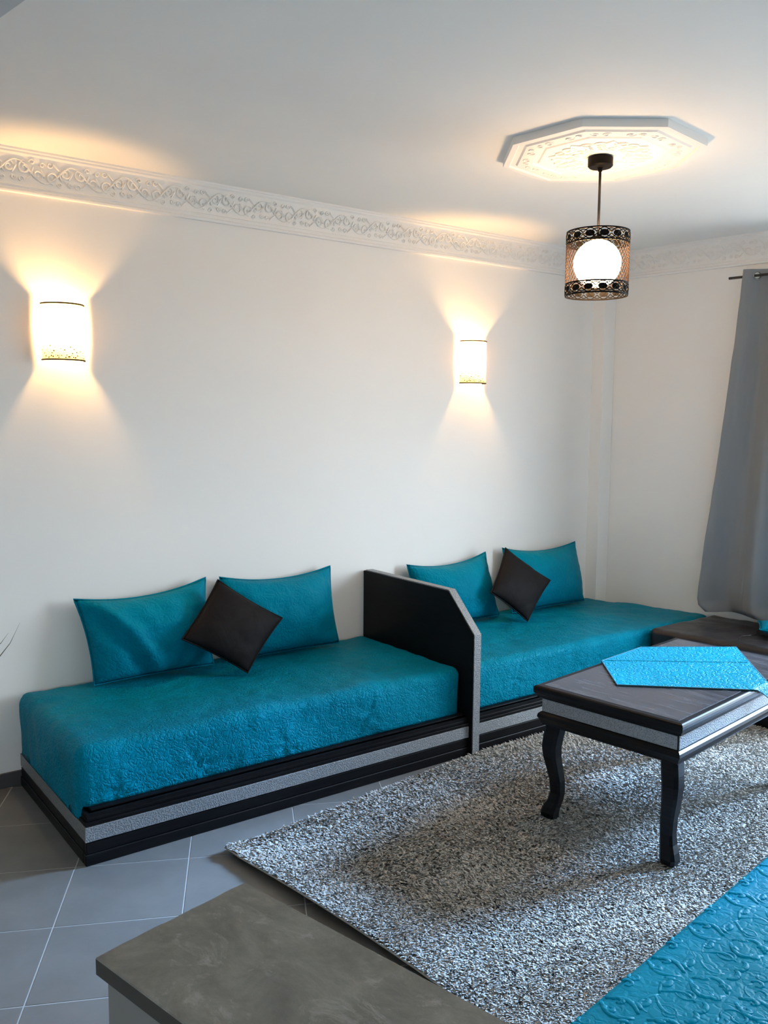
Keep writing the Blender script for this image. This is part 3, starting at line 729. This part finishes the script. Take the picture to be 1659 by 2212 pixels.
bm = bmesh.new(); bmesh.ops.create_uvsphere(bm, u_segments=40, v_segments=24, radius=.0955); bmesh.ops.translate(bm, verts=bm.verts, vec=(0, 0, .133)); obj('globe', bm, M['globe'], pd, True)

# ------------------------------------------------------------------ wall sconces
def sconce(x, z0, z1, label):
    s = thing('wall_sconce', label, 'wall lamp', (x, 0, z0), 0, 'wall sconces on the long wall')
    h = z1 - z0; r, gap = .0885, .012; n = 24
    def arc(rad): return [(rad * math.cos(PI + PI * k / n), -gap + rad * .95 * math.sin(PI + PI * k / n)) for k in range(n + 1)]
    bm = bmesh.new(); o_ = arc(r)
    lo = [bm.verts.new((a, b, 0)) for a, b in o_]; hi = [bm.verts.new((a, b, h)) for a, b in o_]
    for k in range(n): bm.faces.new((lo[k], lo[k + 1], hi[k + 1], hi[k]))
    obj('shade', bm, M['shade'], s, True)
    for nm, z, m in (('upper_rim', h, M['bronze_rim']), ('lower_rim', 0, M['bronze_rim'])):
        bm = bmesh.new(); tube(bm, [(a, b, z) for a, b in arc(r + .001)], .0036, 6); obj(nm, bm, m, s, True)
    bm = bmesh.new(); rnd = random.Random(5)
    for k in range(70):                                      # small pierced specks of the lower band
        a = PI + PI * (k + .5) / 70; zz_ = .008 + .05 * rnd.random() ** 1.6; w = .0016 + .0022 * rnd.random(); q = r + .0012
        c = Vector((q * math.cos(a), -gap + q * .95 * math.sin(a), zz_)); tq = Vector((-math.sin(a), math.cos(a), 0))
        bm.faces.new([bm.verts.new(c + tq * (w * math.cos(j * PI / 3)) + Vector((0, 0, w * math.sin(j * PI / 3)))) for j in range(6)])
    o = obj('speckled_band', bm, M['bronze_rim'], s); o['kind'] = 'stuff'
    bm = bmesh.new(); box(bm, -.03, .03, -.014, -.0005, h / 2 - .04, h / 2 + .04, .003, 1); obj('back_plate', bm, M['white_frame'], s)
    bm = bmesh.new(); tube(bm, [(-.016, -.05, h * .46), (-.004, -.05, h * .57), (.010, -.05, h * .68)], [.012, .018, .012], 10); obj('bulb', bm, M['bulb'], s, True)
    bm = bmesh.new(); tube(bm, [(0, -.012, h / 2), (-.004, -.05, h * .40)], .006, 8); obj('holder', bm, M['white_frame'], s)
sconce(.236, 1.843, 2.078, 'lit half-round wall sconce above the left sofa, near the left edge')
sconce(2.594, 1.818, 2.060, 'lit half-round wall sconce above the far sofa, left of the pendant')

# ------------------------------------------------------------------ curtain and rod
rod = tag(None or link('curtain_rod', bpy.data.meshes.new('curtain_rod')), 'thin steel curtain rod on the end wall near the cornice', 'curtain rod')
bm = bmesh.new(); ZR = 2.438; tube(bm, [PB(.887, .10, ZR), PB(3.2, .10, ZR)], .0075, 10)
for t in (1.2, 3.1): tube(bm, [PB(t, .001, ZR), PB(t, .10, ZR)], .006, 8)
bm.to_mesh(rod.data); bm.free(); rod.data.materials.append(M['rod_metal'])
cu = thing('curtain', 'grey eyelet curtain hanging at the right edge over the dark sofa', 'curtain', (0, 0, 0))
def tleft(z):
    ks = [(.468, .875), (.50, .835), (.52, .826), (.68, .832), (.9, .848), (1.08, .868), (1.6, .915), (2.1, .958), (2.47, .986)]
    for (a, b), (c, d) in zip(ks, ks[1:]):
        if z <= c: return b + (d - b) * (z - a) / (c - a)
    return ks[-1][1]
bm = bmesh.new(); NS, NZ = 120, 75; W = .52; gv = {}
for i in range(NS + 1):
    for j in range(NZ + 1):
        z = .468 + 1.92 * j / 52 if j <= 52 else 2.388 + .086 * (j - 52) / 23; s = i / NS
        zf = (z - .468) / 2.0
        st = 1.0 + .18 * (1 - zf); t = tleft(z) + s * W * st
        ph = 2 * PI * (s * W) / .26
        n_ = .10 + .045 * math.cos(ph) * (.8 + .35 * (1 - zf)) + .012 * (1 - zf) * math.sin(s * 23 + z * 2.2) + .006 * fbm((s * 2, z, 1), 4)
        if z < .72 and s < .4: n_ += .010 * math.sin((z - .47) / .25 * PI)
        gv[i, j] = bm.verts.new(PB(t, n_ + (.02 if z < 2.0 else 0) * (1 - zf), z))
for i in range(NS):
    for j in range(NZ):
        q = (gv[i, j], gv[i + 1, j], gv[i + 1, j + 1], gv[i, j + 1]); c = sum((v.co for v in q), Vector()) / 4
        if any((c - PB(1.051 + .13 * k, .10, ZR)).length < .0205 for k in range(4)): continue      # eyelet holes
        bm.faces.new(q)
bmesh.ops.recalc_face_normals(bm, faces=bm.faces); bmesh.ops.solidify(bm, geom=list(bm.faces), thickness=.003)
obj('cloth', bm, M['curtain'], cu, True)
for k in range(4):
    t = .986 + .065 + .13 * k; f = 1 if k % 2 == 0 else -1
    bm = bmesh.new(); d = (E_T * .74 + E_N * f * .67).normalized(); u = Vector((0, 0, 1)); c = PB(t, .10, ZR)
    a = d.cross(u).normalized()
    tube(bm, [c + (a * math.cos(2 * PI * s / 20) + u * math.sin(2 * PI * s / 20)) * .0215 for s in range(21)], .0042, 8, False); obj('eyelet', bm, M['chrome'], cu, True)

# ------------------------------------------------------------------ stone-topped counter in the foreground
RC = math.radians(12.5)
ctr = thing('bar_counter', 'narrow half wall with a dark slate top in the bottom foreground', 'counter', (-.594, -2.837, 0), RC)
bm = bmesh.new(); WS, LS = .253, 1.0; rnd = random.Random(3); pts = []
for k in range(14): pts.append((WS * k / 13, (rnd.random() - .5) * .004 if 0 < k < 13 else 0))
pts += [(WS, -LS), (0, -LS)]
prism(bm, pts, .8755, .90, .0015, 1)
o = obj('stone_top', bm, [M['stone'], M['stone_edge']], ctr)
for p in o.data.polygons:
    if abs(p.normal.z) < .3: p.material_index = 1
bm = bmesh.new(); box(bm, .012, WS - .012, -LS + .012, -.01, 0, .8755); obj('half_wall', bm, M['half_wall_shaded'], ctr)

# ------------------------------------------------------------------ plant just out of frame at the left
pl = thing('potted_plant', 'arching thin-leaved plant at the left edge beside the sofa', 'plant', (-.62, -.30, 0))
bm = bmesh.new(); lathe(bm, [(.10, 0), (.13, .02), (.15, .26), (.155, .28), (.14, .28), (.135, .25)], 32); obj('pot', bm, M['pot'], pl, True)
bm = bmesh.new(); lathe(bm, [(.13, .245), (.13, .256)], 32); obj('soil', bm, M['soil'], pl)
bm = bmesh.new(); tube(bm, [(0, 0, .25), (.01, 0, .45), (0, .01, .6)], .015, 8); obj('stem', bm, M['leaf'], pl, True)
rnd = random.Random(11)
for k in range(13):
    a = 2 * PI * k / 13 + .2 * rnd.random(); L = (.36 + .1 * rnd.random()) * (.55 if math.sin(a) > .35 else 1)
    bm = bmesh.new(); rows = []
    for s in range(11):
        f = s / 10; r_ = L * (f ** .9); z = .56 + .30 * math.sin(f * 1.5) * (.8 if k > 1 else (.62 if k == 0 else .5)) - .04 * f * f; w = .008 * math.sin(PI * min(1, f * .85 + .15)) + .0006
        c = Vector((math.cos(a) * r_, math.sin(a) * r_, z)); sd = Vector((-math.sin(a), math.cos(a), 0)) * w
        rows.append((bm.verts.new(c - sd), bm.verts.new(c + Vector((0, 0, -w * .4))), bm.verts.new(c + sd)))
    for A, B in zip(rows, rows[1:]):
        bm.faces.new((A[0], A[1], B[1], B[0])); bm.faces.new((A[1], A[2], B[2], B[1]))
    obj('leaf', bm, M['leaf'], pl, True)
for pts, w0 in (([(0, 0, .58), (.18, 0, .57), (.34, 0, .575), (.42, 0, .60), (.48, 0, .645), (.53, 0, .705), (.57, 0, .785)], .007),
                ([(0, 0, .58), (.2, .01, .63), (.38, .015, .66), (.46, .02, .68), (.50, .02, .705), (.53, .02, .745)], .005)):
    bm = bmesh.new(); m = len(pts); rows = []
    for q, (x, y, z) in enumerate(pts):
        w = w0 * math.sin(PI * min(1, (q + .6) / (m - .35))) + .0005
        rows.append((bm.verts.new((x, y - w, z + w * .6)), bm.verts.new((x, y, z)), bm.verts.new((x, y + w, z + w * .6))))
    for A, B in zip(rows, rows[1:]):
        bm.faces.new((A[0], A[1], B[1], B[0])); bm.faces.new((A[1], A[2], B[2], B[1]))
    obj('leaf', bm, M['leaf'], pl, True)
